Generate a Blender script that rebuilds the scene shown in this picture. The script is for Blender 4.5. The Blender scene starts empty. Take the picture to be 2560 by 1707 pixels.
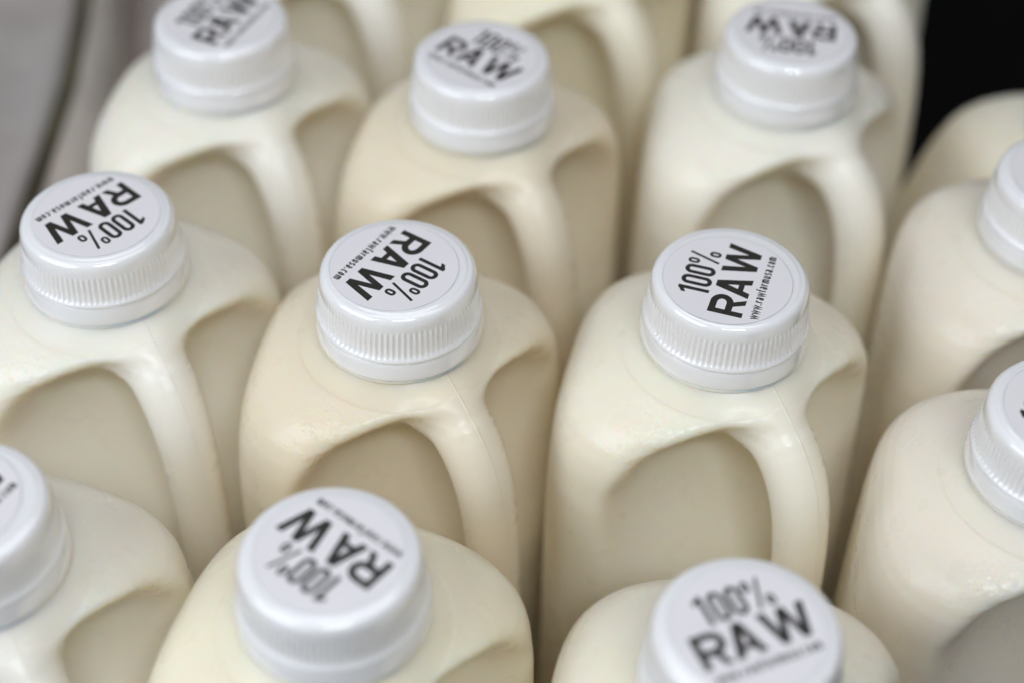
import bpy, math, random
import numpy as np
from mathutils import Matrix, Vector

MM = 0.001
HJ = 205.0                      # height of a jug with its cap, mm; all local shapes use z = 0 at the cap top
random.seed(4)

# ------------------------------------------------------------------ camera, world, light, exposure
scene = bpy.context.scene
def link(o):
    scene.collection.objects.link(o); return o

CAM_H, PITCH, ROLL, LENS = 264.38, 43.99, 1.41, 60.42
cd = bpy.data.cameras.new('camera'); cam = link(bpy.data.objects.new('camera', cd))
_p, _r = math.radians(PITCH), math.radians(ROLL)
fw = Vector((0, math.cos(_p), -math.sin(_p))); rt = Vector((1, 0, 0)); up = rt.cross(fw)
r2 = rt * math.cos(_r) + up * math.sin(_r); u2 = -rt * math.sin(_r) + up * math.cos(_r)
m = Matrix((r2, u2, -fw)).transposed().to_4x4(); m.translation = Vector((0, 0, (HJ + CAM_H) * MM))
cam.matrix_world = m
cd.lens = LENS; cd.sensor_width = 36; cd.clip_start = 0.01; cd.clip_end = 50
cd.dof.use_dof = True; cd.dof.focus_distance = 0.388; cd.dof.aperture_fstop = 4.8
scene.camera = cam

world = bpy.data.worlds.new('World'); scene.world = world; world.use_nodes = True
bg = world.node_tree.nodes['Background']
bg.inputs['Color'].default_value = (1.0, 0.95, 0.88, 1); bg.inputs['Strength'].default_value = 0.065

def area(name, loc, target, size, sizey, power, color):
    l = bpy.data.lights.new(name, 'AREA'); l.shape = 'RECTANGLE'; l.size = size; l.size_y = sizey
    l.energy = power; l.color = color
    o = link(bpy.data.objects.new(name, l)); o.location = loc
    d = Vector(target) - Vector(loc); o.rotation_euler = d.to_track_quat('-Z', 'Y').to_euler()
    return o
area('window_light', (-0.80, -0.22, 0.80), (0.0, 0.3, 0.17), 0.9, 0.6, 7.5, (0.78, 0.86, 1.0))
area('front_light', (0.12, -0.42, 1.1), (0.0, 0.3, 0.15), 0.46, 0.14, 4.8, (0.82, 0.885, 1.0))
area('overhead_light', (0.1, 0.45, 1.7), (0.0, 0.35, 0.15), 1.4, 1.0, 6.9, (0.88, 0.905, 1.0))

vs = scene.view_settings
vs.view_transform = 'Standard'; vs.look = 'None'; vs.exposure = 0.15; vs.gamma = 1.0; vs.use_curve_mapping = False

scene.cycles.max_bounces = 10; scene.cycles.diffuse_bounces = 7; scene.cycles.glossy_bounces = 3
scene.cycles.use_adaptive_sampling = True; scene.cycles.adaptive_threshold = 0.02; scene.cycles.use_denoising = True
scene.cycles.caustics_reflective = False; scene.cycles.caustics_refractive = False

# ------------------------------------------------------------------ helpers
def mesh_obj(name, verts, faces, mats, parent=None, normals=None, smooth=True, face_mat=None):
    me = bpy.data.meshes.new(name)
    me.from_pydata(verts, [], faces)
    for mt in mats: me.materials.append(mt)
    if smooth: me.polygons.foreach_set('use_smooth', [True] * len(me.polygons))
    if face_mat is not None: me.polygons.foreach_set('material_index', face_mat)
    me.update()
    if normals is not None: me.normals_split_custom_set_from_vertices(normals)
    o = link(bpy.data.objects.new(name, me))
    if parent: o.parent = parent
    return o

class NT:
    def __init__(s, name):
        s.m = bpy.data.materials.new(name); s.m.use_nodes = True
        s.n = s.m.node_tree.nodes; s.l = s.m.node_tree.links
        s.b = s.n['Principled BSDF']
    def new(s, t, **kw):
        x = s.n.new(t)
        for k, v in kw.items(): setattr(x, k, v)
        return x
    def math(s, op, a, b=None, c=None, clamp=False):
        x = s.new('ShaderNodeMath', operation=op); x.use_clamp = clamp
        for i, v in enumerate((a, b, c)):
            if v is None: continue
            if hasattr(v, 'links'): s.l.new(v, x.inputs[i])
            else: x.inputs[i].default_value = v
        return x.outputs[0]
    def coord(s):
        return s.new('ShaderNodeTexCoord').outputs['Object']
    def noise(s, co, scale, detail=2, rough=.5):
        x = s.new('ShaderNodeTexNoise'); x.inputs['Scale'].default_value = scale
        x.inputs['Detail'].default_value = detail; x.inputs['Roughness'].default_value = rough
        s.l.new(co, x.inputs['Vector']); return x.outputs[0]
    def ramp(s, f, a, b, lo=0., hi=1.):
        x = s.new('ShaderNodeMapRange'); x.inputs[1].default_value = a; x.inputs[2].default_value = b
        x.inputs[3].default_value = lo; x.inputs[4].default_value = hi; x.clamp = True
        s.l.new(f, x.inputs[0]); return x.outputs[0]
    def mix(s, f, a, b):
        x = s.new('ShaderNodeMix', data_type='RGBA')
        if hasattr(f, 'links'): s.l.new(f, x.inputs[0])
        else: x.inputs[0].default_value = f
        for i, v in ((6, a), (7, b)):
            if hasattr(v, 'links'): s.l.new(v, x.inputs[i])
            else: x.inputs[i].default_value = (*v, 1)
        return x.outputs[2]
    def bump(s, h, dist, strength=1.0, prev=None):
        x = s.new('ShaderNodeBump'); x.inputs['Distance'].default_value = dist; x.inputs['Strength'].default_value = strength
        s.l.new(h, x.inputs['Height'])
        if prev is not None: s.l.new(prev, x.inputs['Normal'])
        return x.outputs[0]

# ------------------------------------------------------------------ materials
def milk_material(name, col, sss=0.25):
    t = NT(name); co = t.coord()
    big = t.noise(co, 22, 2); c2 = tuple(v * k for v, k in zip(col, (0.965, 0.955, 0.92)))
    base = t.mix(t.ramp(big, .35, .65), col, c2)
    # a few specks of dust and scuffs
    v = t.new('ShaderNodeTexVoronoi'); v.inputs['Scale'].default_value = 95; t.l.new(co, v.inputs['Vector'])
    sep = t.new('ShaderNodeSeparateColor'); t.l.new(v.outputs['Color'], sep.inputs[0])
    speck = t.math('MULTIPLY', t.math('LESS_THAN', v.outputs['Distance'], t.math('MULTIPLY', sep.outputs[1], .045)),
                   t.math('GREATER_THAN', sep.outputs[0], .93))
    base = t.mix(t.math('MULTIPLY', speck, .75), base, (.16, .12, .08))
    t.l.new(base, t.b.inputs['Base Color'])
    sx = t.new('ShaderNodeSeparateXYZ'); t.l.new(co, sx.inputs[0]); X, Y = sx.outputs[0], sx.outputs[1]; Z = t.math('SUBTRACT', sx.outputs[2], HJ * MM)
    # pebbled moulding on the shoulders over the handle recess
    peb = t.new('ShaderNodeTexVoronoi'); peb.inputs['Scale'].default_value = 780; t.l.new(co, peb.inputs['Vector'])
    ay = t.math('ABSOLUTE', Y)
    rad0 = t.math('SQRT', t.math('ADD', t.math('MULTIPLY', X, X), t.math('MULTIPLY', Y, Y)))
    mask = t.math('MULTIPLY', t.ramp(ay, .014, .020), t.ramp(ay, .043, .034))
    mask = t.math('MULTIPLY', mask, t.math('MULTIPLY', t.ramp(X, .004, .009), t.ramp(Z, -.038, -.032)))
    mask = t.math('MULTIPLY', mask, t.ramp(rad0, .0250, .0275))
    mask = t.math('MULTIPLY', mask, t.ramp(t.noise(co, 130, 2), .40, .55))
    peb_h = t.math('MULTIPLY', t.ramp(peb.outputs['Distance'], .0, .6, 1., 0.), mask)
    # mould parting line along the handle and over the shoulder
    seam = t.math('MULTIPLY', t.ramp(ay, .00012, .00032, 1., 0.), t.math('MULTIPLY', t.math('MAXIMUM', t.ramp(Z, -.034, -.032), t.ramp(X, .036, .038)), t.ramp(t.noise(co, 90, 1), .3, .5)))
    rad = t.math('SQRT', t.math('ADD', t.math('MULTIPLY', X, X), t.math('MULTIPLY', Y, Y)))
    crease = t.math('MULTIPLY', t.ramp(rad, .0241, .0247), t.math('MULTIPLY', t.ramp(rad, .036, .0255), t.ramp(Z, -.029, -.027)))
    fine = t.noise(co, 900, 2)
    wav = t.noise(co, 38, 2)
    n = t.bump(peb_h, .00022, .8)
    n = t.bump(seam, .00013, .8, n)
    n = t.bump(crease, .0003, .8, n)
    n = t.bump(fine, .00003, .6, n)
    n = t.bump(wav, .0009, .28, n)
    t.l.new(n, t.b.inputs['Normal'])
    t.l.new(t.math('SUBTRACT', t.ramp(t.noise(co, 120, 3), .3, .7, .25, .37), t.math('MULTIPLY', mask, .06)), t.b.inputs['Roughness'])
    t.b.inputs['IOR'].default_value = 1.45
    t.b.inputs['Specular IOR Level'].default_value = .42
    # the walls let light in everywhere except at the join of handle and body
    dd = t.new('ShaderNodeVectorMath', operation='DISTANCE'); t.l.new(co, dd.inputs[0]); dd.inputs[1].default_value = (.029, 0, (HJ - 38) * MM)
    t.l.new(t.ramp(dd.outputs['Value'], .012, .022, 0., .85), t.b.inputs['Subsurface Weight'])
    t.b.inputs['Subsurface Radius'].default_value = (1.0, .62, .30); t.b.inputs['Subsurface Scale'].default_value = .0075
    return t.m

TINT = {
    'white':  (.885, .835, .71), 'cream': (.88, .82, .665), 'warm': (.825, .735, .56), 'pink': (.86, .79, .66), 'yellow': (.88, .81, .625)}
MILK = {k: milk_material('milk_plastic_' + k, v) for k, v in TINT.items()}

def cap_material():
    t = NT('white_cap_plastic'); co = t.coord()
    base = t.mix(t.ramp(t.noise(co, 50, 2), .3, .7), (.93, .905, .86), (.915, .89, .845))
    v = t.new('ShaderNodeTexVoronoi'); v.inputs['Scale'].default_value = 120; t.l.new(co, v.inputs['Vector'])
    sep = t.new('ShaderNodeSeparateColor'); t.l.new(v.outputs['Color'], sep.inputs[0])
    speck = t.math('MULTIPLY', t.math('LESS_THAN', v.outputs['Distance'], .035), t.math('GREATER_THAN', sep.outputs[0], .96))
    base = t.mix(t.math('MULTIPLY', speck, .8), base, (.2, .17, .14))
    t.l.new(base, t.b.inputs['Base Color'])
    n = t.bump(t.noise(co, 260, 3), .00012, .5); t.l.new(n, t.b.inputs['Normal'])
    t.l.new(t.ramp(t.noise(co, 200, 3), .3, .7, .05, .11), t.b.inputs['Roughness'])
    t.b.inputs['IOR'].default_value = 1.5
    t.b.inputs['Coat Weight'].default_value = 1.0; t.b.inputs['Coat Roughness'].default_value = .05; t.b.inputs['Coat IOR'].default_value = 1.55
    t.b.inputs['Subsurface Weight'].default_value = .35
    t.b.inputs['Subsurface Radius'].default_value = (1, .9, .75); t.b.inputs['Subsurface Scale'].default_value = .0016
    return t.m
def label_material():
    t = NT('sticker_paper'); co = t.coord()
    base = t.mix(t.ramp(t.noise(co, 70, 3), .3, .7), (.84, .80, .77), (.82, .78, .755))
    t.l.new(base, t.b.inputs['Base Color']); t.b.inputs['Roughness'].default_value = .38
    t.l.new(t.bump(t.noise(co, 500, 2), .00004, .5), t.b.inputs['Normal'])
    return t.m
def ink_material():
    t = NT('printing_ink'); co = t.coord()
    base = t.mix(t.ramp(t.noise(co, 800, 2), .4, .7), (.018, .016, .012), (.03, .027, .02))
    t.l.new(base, t.b.inputs['Base Color']); t.b.inputs['Roughness'].default_value = .5
    return t.m
def edge_material():
    t = NT('cut_paper_edge'); co = t.coord()
    t.l.new(t.mix(t.ramp(t.noise(co, 200, 2), .35, .65), (.50, .48, .48), (.68, .66, .66)), t.b.inputs['Base Color']); t.b.inputs['Roughness'].default_value = .5
    return t.m
CAP, STICKER, INK, EDGE = cap_material(), label_material(), ink_material(), edge_material()

# ------------------------------------------------------------------ the setting
def floor_material():
    t = NT('black_shelf'); co = t.coord()
    base = t.mix(t.noise(co, 40, 3), (.003, .003, .003), (.006, .006, .006))
    t.l.new(base, t.b.inputs['Base Color']); t.b.inputs['Roughness'].default_value = .9
    t.b.inputs['Specular IOR Level'].default_value = .05
    return t.m
fl = mesh_obj('floor', [(-2, -1, 0), (2, -1, 0), (2, 3, 0), (-2, 3, 0)], [(0, 1, 2, 3)], [floor_material()], smooth=False)
fl['kind'] = 'structure'

def metal_material(k=1.0):
    t = NT('dull_grey_metal'); co = t.coord()
    a = t.ramp(t.noise(co, 14, 4, .6), .35, .65); b = t.ramp(t.noise(co, 38, 3), .45, .7)
    base = t.mix(a, (.42 * k, .395 * k, .355 * k), (.53 * k, .46 * k, .42 * k)); base = t.mix(t.math('MULTIPLY', b, .5), base, (.33, .285, .255))
    t.l.new(base, t.b.inputs['Base Color']); t.b.inputs['Metallic'].default_value = .1
    t.b.inputs['Roughness'].default_value = .5
    t.l.new(t.bump(t.noise(co, 30, 3), .002, .4), t.b.inputs['Normal'])
    return t.m
def rim_material():
    t = NT('tarnished_rim'); co = t.coord()
    base = t.mix(t.ramp(t.noise(co, 30, 3), .35, .65), (.07, .06, .04), (.14, .125, .07))
    t.l.new(base, t.b.inputs['Base Color']); t.b.inputs['Metallic'].default_value = .4; t.b.inputs['Roughness'].default_value = .45
    return t.m
METAL, INNER, RIM = metal_material(), metal_material(1.6), rim_material()  # INNER: same metal with a brightened colour, standing in for light the inside lacks
def bin_path():
    pts = [(-151, -300), (-151, 200), (-151, 330), (-151, 437), (-151.5, 481), (-155, 521), (-161, 570), (-170, 620), (-182, 700), (-200, 800)]
    return pts
def sweep(name, prof, mat, parent):
    pts = bin_path(); V = []; F = []
    n = len(prof)
    for i, (x, y) in enumerate(pts):
        a = pts[max(i - 1, 0)]; b = pts[min(i + 1, len(pts) - 1)]
        d = Vector((b[0] - a[0], b[1] - a[1])).normalized(); nx, ny = -d.y, d.x       # to the left, away from the jugs
        for o, z in prof: V.append(((x + nx * o) * MM, (y + ny * o) * MM, z * MM))
    for i in range(len(pts) - 1):
        for j in range(n):
            k = (j + 1) % n; F.append((i * n + j, i * n + k, (i + 1) * n + k, (i + 1) * n + j))
    F.append(tuple(range(n))[::-1]); F.append(tuple((len(pts) - 1) * n + j for j in range(n)))
    return mesh_obj(name, V, F, [mat], parent)
bin_root = link(bpy.data.objects.new('metal_bin', None)); bin_root.location = (-.153, .2, 0)
bin_root['label'] = 'dull grey metal bin side with dark rolled rim left of the jugs'; bin_root['category'] = 'bin'
zr = HJ - 85
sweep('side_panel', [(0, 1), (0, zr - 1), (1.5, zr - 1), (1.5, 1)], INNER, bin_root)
sweep('rim', [(2.2 + 2.6 * math.cos(a), zr + 1.6 + 2.6 * math.sin(a)) for a in [k * math.pi / 6 for k in range(12)]][::-1], RIM, bin_root)
sweep('flange', [(4.9, zr + 1.2), (10, zr + 2.2), (60, zr + 1), (320, zr - 8), (320, zr - 10), (60, zr - 1), (10, zr), (4.9, zr - .5)], METAL, bin_root)
mesh_obj('base_plate', [(x * MM, y * MM, z * MM) for z in (1, 3) for x, y in ((-149, 446), (-104, 446), (-104, 800), (-196, 800), (-160, 560))],
         [(4, 3, 2, 1, 0), (5, 6, 7, 8, 9), (0, 1, 6, 5), (1, 2, 7, 6), (2, 3, 8, 7), (3, 4, 9, 8), (4, 0, 5, 9)], [INNER], bin_root, smooth=False)
for c in bin_root.children: c.matrix_parent_inverse = Matrix.Translation((.153, -.2, 0))

# ------------------------------------------------------------------ jug body as a smooth implicit solid (mm, z = 0 at cap top, handle towards +x)
WZ = np.array([-220, -90, -60, -50, -41, -35, -31, -28, -26, -24.6, -23.6, -22.9, -22.5, -22.0, -21.2, -20, -19, -18.5, -5.])
WW = np.array([37.6, 38.2, 38.3, 38.1, 37.6, 36.7, 35.4, 33.7, 31.8, 29.6, 27.3, 25.2, 24.1, 23.2, 21.8, 19.8, 18.6, 18.0, 17.0])
def smax(a, b, k):
    h = np.clip(.5 + .5 * (a - b) / k, 0, 1); return b + (a - b) * h + k * h * (1 - h)
def smin(a, b, k): return -smax(-a, -b, k)
HP0 = np.array([(8, -29.5, 8.6), (18, -30, 7.8), (27.3, -32.6, 7.5), (34.0, -41.0, 7.1), (37.6, -54, 6.6), (39.2, -70, 6.4), (40.2, -95, 6.4), (40, -118, 7), (33, -134, 8.2), (22, -144, 10)], float)
def catmull(P, k):
    out = []; Q_ = np.vstack([2 * P[0] - P[1], P, 2 * P[-1] - P[-2]])
    for i in range(1, len(Q_) - 2):
        p0, p1, p2, p3 = Q_[i - 1:i + 3]
        for t in np.arange(k) / k: out.append(.5 * (2 * p1 + (p2 - p0) * t + (2 * p0 - 5 * p1 + 4 * p2 - p3) * t * t + (3 * p1 - p0 - 3 * p2 + p3) * t ** 3))
    return out + [P[-1]]
HP = catmull(HP0, 4)
def handle_sdf(x, y, z):
    d = None
    for (x0, z0, r0), (x1, z1, r1) in zip(HP[:-1], HP[1:]):
        dx, dz = x1 - x0, z1 - z0; L2 = dx * dx + dz * dz
        t = np.clip(((x - x0) * dx + (z - z0) * dz) / L2, 0, 1)
        q = np.sqrt((x - x0 - t * dx) ** 2 + (z - z0 - t * dz) ** 2 + y * y) - (r0 + t * (r1 - r0))
        d = q if d is None else np.minimum(d, q)
    return d
def jug_sdf(P):
    x, y, z = P
    a, b = (x + y) * .70710678, (y - x) * .70710678
    n = np.interp(z, [-80, -50, -38, -32, -28, -25, -23], [3.7, 3.6, 3.35, 2.95, 2.5, 2.15, 2.0])
    w = np.interp(z, WZ, WW)
    r = (np.abs(a) ** n + np.abs(b) ** n + 1e-9) ** (1 / n)
    body = (r - w) * .85
    body = smax(body, -(z + HJ - .5), 6)
    lo = np.clip((-40 - z) / 62, 0, 1); lo = lo * lo * (3 - 2 * lo)
    uw = 8.0 + 11.0 * np.clip(np.abs(y) / 41.5, 0, 1.1) ** 6 + 20 * lo
    zc = -27.4 - 5.2e-6 * y ** 4 + 1.7 * (np.sqrt(np.maximum(x - 15.5 - 4 * np.exp(-(y / 16) ** 2), 0) ** 2 + 9) - 3)
    scoop = smax(smax(uw - x, (z - zc) * .75, 12), -(z + 138) , 14)
    f = smax(body, -scoop, 8.0 + 12 * np.clip((-38 - z) / 40, 0, 1))
    return smin(f, handle_sdf(x, y, z), 9.0)

def surface_nets(fn, lo, hi, h):
    lo = np.array(lo, float); N = [int(math.ceil((b - a) / h)) + 1 for a, b in zip(lo, hi)]
    ax = [lo[i] + h * np.arange(N[i]) for i in range(3)]
    F = np.empty(N, np.float32)
    for k0 in range(0, N[2], 24):
        X, Y, Z = np.meshgrid(ax[0], ax[1], ax[2][k0:k0 + 24], indexing='ij')
        F[:, :, k0:k0 + 24] = fn((X, Y, Z))
    S = F < 0
    cnt = np.zeros([n - 1 for n in N], np.int8); acc = np.zeros([n - 1 for n in N] + [3], np.float32)
    offs = [(i, j, k) for i in (0, 1) for j in (0, 1) for k in (0, 1)]
    def sl(o): return tuple(slice(o[i], N[i] - 1 + o[i]) for i in range(3))
    for o in offs:
        for d in range(3):
            if o[d]: continue
            q = list(o); q[d] = 1; q = tuple(q)
            fa, fb = F[sl(o)], F[sl(q)]; cr = (fa < 0) != (fb < 0)
            t = np.where(cr, fa / np.where(cr, fa - fb, 1), 0)
            cnt += cr
            for e in range(3): acc[..., e] += np.where(cr, (t if e == d else o[e]), 0)
    act = cnt > 0; idx = -np.ones(act.shape, np.int64); idx[act] = np.arange(act.sum())
    ijk = np.argwhere(act); V = lo + h * (ijk + acc[act] / cnt[act][:, None])
    faces = []
    for d in range(3):
        o1, o2 = [(1, 2), (2, 0), (0, 1)][d]
        rng = [slice(1, N[i] - 1) for i in range(3)]; rng[d] = slice(0, N[d] - 1)
        a = S[tuple(rng)]; r3 = list(rng); r3[d] = slice(1, N[d]); b = S[tuple(r3)]
        e = np.argwhere(a != b)
        for i in range(3):
            if i != d: e[:, i] += 1
        ins = S[e[:, 0], e[:, 1], e[:, 2]]
        def g(s1, s2):
            q = e.copy(); q[:, o1] -= s1; q[:, o2] -= s2; return idx[q[:, 0], q[:, 1], q[:, 2]]
        Q = np.stack([g(1, 1), g(0, 1), g(0, 0), g(1, 0)], 1); Q[~ins] = Q[~ins][:, ::-1]
        faces.append(Q)
    return V, np.concatenate(faces)

V, Q = surface_nets(jug_sdf, (-50, -50, -HJ - 1), (50, 50, -6), 1.0)
def grad(V, e=.35):
    g = np.empty_like(V)
    for d in range(3):
        o = np.zeros(3); o[d] = e
        g[:, d] = (jug_sdf((V + o).T) - jug_sdf((V - o).T)) / (2 * e)
    return g
for _ in range(2):
    g = grad(V, .5); f = jug_sdf(V.T)
    V = V - np.clip(f / (g ** 2).sum(1), -.5, .5)[:, None] * g
g = grad(V, .6); NRM = g / np.linalg.norm(g, axis=1)[:, None]
cen = V[Q].mean(1)
is_handle = (cen[:, 0] > 19) & (cen[:, 2] < -36) & (cen[:, 2] > -131) & (handle_sdf(*cen.T) < 2.0)
def submesh(sel):
    q = Q[sel]; u, inv = np.unique(q, return_inverse=True)
    return ((V[u] + [0, 0, HJ]) * MM).tolist(), inv.reshape(q.shape).tolist(), NRM[u].tolist()

# ------------------------------------------------------------------ cap, tamper band
def lathe(profile, seg, ridge=None, closed_top=True):
    V = []; F = []; n = len(profile)
    for i in range(seg):
        a = 2 * math.pi * i / seg
        for (r, z, k) in profile:
            rr = r + (k * (.5 + .5 * math.cos(ridge * a)) if k else 0)
            V.append((rr * math.cos(a) * MM, rr * math.sin(a) * MM, (z + HJ) * MM))
    for i in range(seg):
        j = (i + 1) % seg
        for k in range(n - 1): F.append((i * n + k, i * n + k + 1, j * n + k + 1, j * n + k))
    if closed_top:
        V.append((0, 0, (profile[0][1] + HJ) * MM)); c = len(V) - 1
        for i in range(seg): F.append((c, i * n, ((i + 1) % seg) * n))
    return V, F
cap_prof = [(8, 0, 0), (15.6, 0, 0), (15.9, -.03, 0), (16.15, -.16, 0), (16.4, -.22, 0), (16.9, -.25, 0), (17.3, -.38, 0), (17.75, -.75, 0), (18.1, -1.3, 0), (18.3, -2.0, 0),
            (18.42, -3.0, 0), (18.5, -3.9, 0), (18.45, -4.3, .12), (18.35, -4.8, .42), (18.45, -7.5, .45), (18.6, -10.4, .45), (18.85, -10.9, .3), (19.3, -11.25, .0), (19.6, -11.6, 0), (19.7, -12.0, 0), (19.6, -12.35, 0), (19.2, -12.6, 0), (18.2, -12.62, 0)]
ring_prof = [(18.0, -12.66, 0), (19.15, -12.7, 0), (19.35, -12.9, 0), (19.55, -14, 0), (19.85, -15.8, 0), (20.0, -16.8, 0), (19.95, -17.3, 0), (19.7, -17.6, 0), (19.0, -17.75, 0), (18.1, -17.75, 0), (17.9, -15, 0), (18.0, -12.66, 0)]
flange_prof = [(17.6, -17.85, 0), (19.3, -17.9, 0), (19.75, -18.15, 0), (19.75, -18.5, 0), (19.3, -18.8, 0), (18.0, -18.9, 0)]

# ------------------------------------------------------------------ sticker with lettering
def stroke(pts, w, closed=False):
    P = [Vector(p) for p in pts]; n = len(P); L = []; R = []
    for i in range(n):
        a = P[(i - 1) % n] if (closed or i) else None; b = P[(i + 1) % n] if (closed or i < n - 1) else None
        d1 = (P[i] - a).normalized() if a is not None else None; d2 = (b - P[i]).normalized() if b is not None else None
        if d1 is None: d1 = d2
        if d2 is None: d2 = d1
        t = (d1 + d2).normalized(); nn = Vector((-t.y, t.x)); c = max(.35, nn.dot(Vector((-d2.y, d2.x))))
        L.append(P[i] + nn * w / 2 / c); R.append(P[i] - nn * w / 2 / c)
    return [(L[i], R[i], R[(i + 1) % n], L[(i + 1) % n]) for i in range(n if closed else n - 1)]
def arc(cx, cy, rx, ry, a0, a1, n=10):
    return [(cx + rx * math.cos(math.radians(a0 + (a1 - a0) * i / n)), cy + ry * math.sin(math.radians(a0 + (a1 - a0) * i / n))) for i in range(n + 1)]
def oval(x, y, w, h, n=8):      # a stadium with round ends, centre line
    r = w / 2
    return arc(x + r, y + h - r, r, r, 180, 0, n) + arc(x + r, y + r, r, r, 0, -180, n)
def lettering():
    S = []                                             # each entry one stroke: list of quads
    # RAW, heavy
    y0, H, w = -5.6, 7.7, 1.55; h2 = w / 2
    x = -11.4
    S.append(stroke([(x + h2, y0), (x + h2, y0 + H)], w))
    yt, ym = y0 + H - h2, y0 + H * .42 + .1; r = (yt - ym) / 2
    S.append(stroke([(x + w * .6, yt), (x + 3.6, yt)] + arc(x + 3.6, yt - r, 2.0, r, 90, -90, 12)[1:] + [(x + w * .6, ym)], w * .98))
    S.append([tuple(Vector(p) for p in ((x + 2.6, ym), (x + 4.2, y0), (x + 5.85, y0), (x + 4.1, ym)))])
    x = -4.95; W = 6.35
    S.append([tuple(Vector(p) for p in ((x, y0), (x + 1.72, y0), (x + W / 2 + .95, y0 + H), (x + W / 2 - .95, y0 + H)))])
    S.append([tuple(Vector(p) for p in ((x + W - 1.72, y0), (x + W, y0), (x + W / 2 + .95, y0 + H), (x + W / 2 - .5, y0 + H)))])
    S.append(stroke([(x + 1.2, y0 + 2.15), (x + W - 1.2, y0 + 2.15)], 1.25))
    x = 2.45; W = 9.9; a = 1.7
    for (p, q) in (((x, x + a), (x + 2.0, x + 3.55)), ((x + W / 2 - .8, x + W / 2 + .75), (x + 2.15, x + 3.6)),
                   ((x + W / 2 - .75, x + W / 2 + .8), (x + W - 3.6, x + W - 2.15)), ((x + W - a, x + W), (x + W - 3.55, x + W - 2.0))):
        S.append([tuple(Vector(v) for v in ((q[0], y0), (q[1], y0), (p[1], y0 + H), (p[0], y0 + H)))])
    # 100%, lighter and condensed
    y0, H, w = 3.0, 6.9, 1.0
    S.append(stroke([(-5.4, y0), (-5.4, y0 + H)], w)); S.append([tuple(Vector(v) for v in ((-7.0, y0 + H - 1.9), (-5.7, y0 + H - 1.25), (-5.6, y0 + H), (-7.0, y0 + H - .95)))])
    S.append(stroke(oval(-3.6, y0 + w / 2, 2.1, H - w), w, True)); S.append(stroke(oval(0.0, y0 + w / 2, 2.1, H - w), w, True))
    S.append(stroke([(4.45, y0), (6.75, y0 + H)], .66))
    S.append(stroke(oval(3.35, y0 + H - 2.35, 1.15, 2.0, 6), .66, True)); S.append(stroke(oval(6.65, y0 + .35, 1.15, 2.0, 6), .66, True))
    # web address
    h, w = 1.45, .37; y0 = -8.9; x = -10.7
    G = {
     'w': (1.15, [[(0, h), (.27, 0), (.57, h * .95), (.87, 0), (1.15, h)]]),
     'r': (.5, [[(.1, 0), (.1, h)], [(.1, h * .6), (.25, h * .9), (.5, h * .93)]]),
     'a': (.72, [[(.08, h * .85), (.3, h * .97), (.58, h * .85), (.6, 0)], [(.6, h * .55), (.25, h * .52), (.08, h * .28), (.25, .06), (.6, .2)]]),
     'f': (.48, [[(.2, 0), (.2, h * 1.15), (.32, h * 1.4), (.5, h * 1.42)], [(0, h * .95), (.46, h * .95)]]),
     'm': (1.2, [[(.1, 0), (.1, h)], [(.1, h * .85), (.35, h * .97), (.58, h * .8), (.58, 0)], [(.6, h * .85), (.85, h * .97), (1.08, h * .8), (1.08, 0)]]),
     'u': (.72, [[(.1, h), (.1, h * .2), (.3, .05), (.6, .2)], [(.6, 0), (.6, h)]]),
     's': (.62, [[(.58, h * .85), (.32, h * .97), (.1, h * .78), (.2, h * .56), (.48, h * .44), (.56, h * .22), (.32, .05), (.05, .18)]]),
     'c': (.62, [[(.58, h * .82), (.35, h * .95), (.12, h * .75), (.12, h * .25), (.35, .06), (.58, .2)]]),
     'o': (.68, [[(.12, h * .75), (.35, h * .95), (.58, h * .75), (.58, h * .25), (.35, .05), (.12, h * .25), (.12, h * .75)]]),
     '.': (.2, [[(.1, 0), (.1, .3)]])}
    txt = 'www.rawfarmusa.com'; tot = sum(G[c][0] for c in txt); gap = (21.3 - tot) / (len(txt) - 1)
    for c in txt:
        for ln in G[c][1]: S.append(stroke([(x + p[0], y0 + p[1]) for p in ln], w))
        x += G[c][0] + gap
    return [[tuple(Vector((p[0] * 1.04, p[1] * 1.04)) for p in q) for q in st] for st in S]
def make_label():
    V = []; F = []; M = []
    R = 15.05; n = 96
    for r, z in ((0, .10), (R - .13, .10), (R, .07), (R, .0)):
        if r == 0: V.append((0, 0, z)); continue
        V += [(r * math.cos(2 * math.pi * i / n), r * math.sin(2 * math.pi * i / n), z) for i in range(n)]
    for i in range(n):
        j = (i + 1) % n
        F.append((0, 1 + i, 1 + j)); M.append(0)
        for k in (0, 1): F.append((1 + k * n + i, 1 + (k + 1) * n + i, 1 + (k + 1) * n + j, 1 + k * n + j)); M.append(2)
    for si, s in enumerate(lettering()):
        z = .112 + .0015 * (si % 7)
        for q in s:
            b = len(V); V += [(p[0], p[1], z) for p in q]
            ar = sum(q[i][0] * q[(i + 1) % 4][1] - q[(i + 1) % 4][0] * q[i][1] for i in range(4))
            f = (b, b + 1, b + 2, b + 3); F.append(f if ar > 0 else f[::-1]); M.append(1)
    return [(x * MM, y * MM, (z + HJ) * MM) for x, y, z in V], F, M

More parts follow.
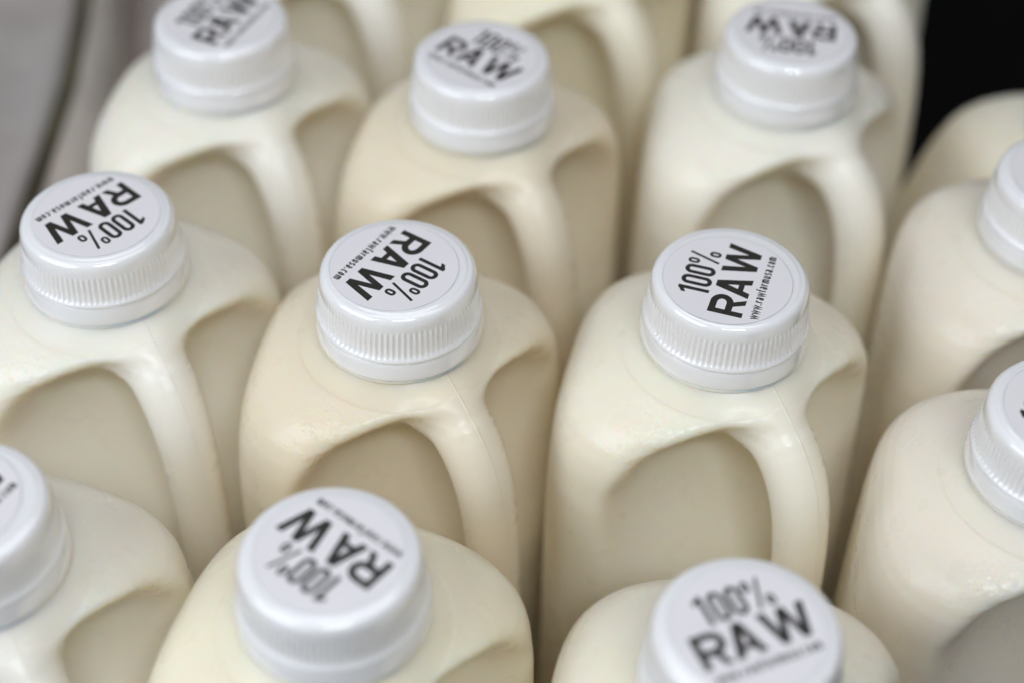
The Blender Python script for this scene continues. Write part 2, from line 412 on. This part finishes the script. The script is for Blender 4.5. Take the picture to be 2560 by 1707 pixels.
def make_jug():
    root = link(bpy.data.objects.new('milk_jug', None))
    a = submesh(~is_handle); body = mesh_obj('body', a[0], a[1], [MILK['cream']], root, a[2])
    a = submesh(is_handle); mesh_obj('handle', a[0], a[1], [MILK['cream']], root, a[2])
    v, f = lathe(flange_prof, 128, None, False); mesh_obj('neck_ring', v, f, [MILK['cream']], root)
    v, f = lathe(cap_prof, 900, 90); cap = mesh_obj('cap', v, f, [CAP], root)
    v, f = lathe(ring_prof, 160, None, False); mesh_obj('tamper_band', v, f, [CAP], cap)
    v, f, mt = make_label(); mesh_obj('label', v, f, [STICKER, INK, EDGE], cap, smooth=False, face_mat=mt)
    return root
proto = make_jug()
for ch in proto.children:            # tints sit on the object, so that copies may share the mesh
    for s in ch.material_slots: s.link = 'OBJECT'; s.material = MILK['cream'] if ch.name.split('.')[0] in ('body', 'handle', 'neck_ring') else CAP
def copy_jug():
    r = proto.copy(); link(r)
    for ch in proto.children:
        c = ch.copy(); link(c); c.parent = r
        for g_ in ch.children:
            d = g_.copy(); link(d); d.parent = c
    return r

# cap x, y (mm on the cap plane), yaw of the handle, tint, reading angle of the sticker, sticker offset, tilt, label
JUGS = [
 ('E', -26.8, 297.7, -53, 'warm', -123, (-.9, -.1), (0, 0), 'warm cream milk jug in sharp focus at the centre, sticker text upside down'),
 ('F', 50.3, 297.5, -58, 'cream', 73, (-.9, -1.5), (0, 0), 'pale milk jug in sharp focus right of centre, its sticker text running upwards'),
 ('A', -82, 398.3, -55, 'white', 67, (0, 0), (0, 0), 'blurred white milk jug at top left beside the bin rim, cap cut by the frame'),
 ('B', -9.9, 383.2, -57, 'warm', -38, (0, 0), (0, 0), 'blurred tan milk jug top centre with sticker text slanting down to the right'),
 ('C', 74.5, 398.2, -52, 'white', 170, (0, 0), (0, 0), 'blurred white milk jug at top right with sticker text upside down'),
 ('D', -99.6, 313.4, -55, 'white', -132, (0, 0), (0, 0), 'white milk jug at the left edge beside the bin, sticker text upside down'),
 ('G', -110.5, 223.2, -57, 'white', 60, (-2.3, .3), (0, 0), 'white milk jug at bottom left with cap cut by the left frame edge'),
 ('H', -34.7, 213.0, -61, 'yellow', 142, (0, 0), (0, 0), 'yellowish milk jug nearest bottom centre with sticker text upside down leftwards'),
 ('I', 46.0, 197.2, -52, 'cream', 24, (0, 0), (0, 0), 'pale milk jug at bottom right of centre, sticker reading upright and tilted'),
 ('J', 138.2, 337.7, -55, 'pink', 20, (0, 0), (0, 0), 'pinkish milk jug at right edge, the upper of two caps cut by the frame'),
 ('K', 120.9, 256.6, -55, 'pink', 62, (0, 0), (0, 0), 'pinkish milk jug at right edge, the lower of two caps cut by the frame'),
 ('P', -62, 482, -55, 'white', 60, (0, 0), (0, 0), 'far blurred milk jug showing only its handle between the two top left caps'),
 ('Q', 16, 471, -55, 'yellow', 100, (0, 0), (0, 0), 'far blurred greyish milk jug behind the top centre cap'),
 ('R', 97, 482, -52, 'white', 10, (0, 0), (0, 0), 'far blurred milk jug behind the top right cap, next to the black gap'),
 ('S', 134, 438, -30, 'cream', 10, (0, 0), (0, 15), 'far blurred milk jug shoulder at right edge, rising against the black background'),
 ('T', 36, 560, -55, 'warm', 10, (0, 0), (0, 0), 'farthest milk jug, a shaded sliver in the gap beside the top right jug'),
 ('U', -46, 568, -55, 'cream', 10, (0, 0), (0, 0), 'farthest milk jug, a shaded sliver in the gap behind the top centre cap'),
]
for i, (key, x, y, yaw, tint, la, lo, tilt, text) in enumerate(JUGS):
    o = proto if i == 0 else copy_jug()
    o.location = (x * MM, y * MM, 0)
    o.rotation_euler = (math.radians(tilt[0]), math.radians(tilt[1]), math.radians(yaw))
    if key == 'S': o.scale = (.86, .86, .86)      # this one is a little smaller
    o['label'] = text; o['category'] = 'milk jug'; o['group'] = 'milk jugs packed in rows'
    for ch in o.children:
        nm = ch.name.split('.')[0]
        if nm in ('body', 'handle', 'neck_ring'): ch.material_slots[0].material = MILK[tint]
        if nm == 'cap':
            ch.rotation_euler = (0, 0, math.radians(la - yaw))
            for g_ in ch.children:
                if g_.name.split('.')[0] == 'label':
                    a = -math.radians(la); g_.location = ((lo[0] * math.cos(a) - lo[1] * math.sin(a)) * MM, (lo[0] * math.sin(a) + lo[1] * math.cos(a)) * MM, 0)
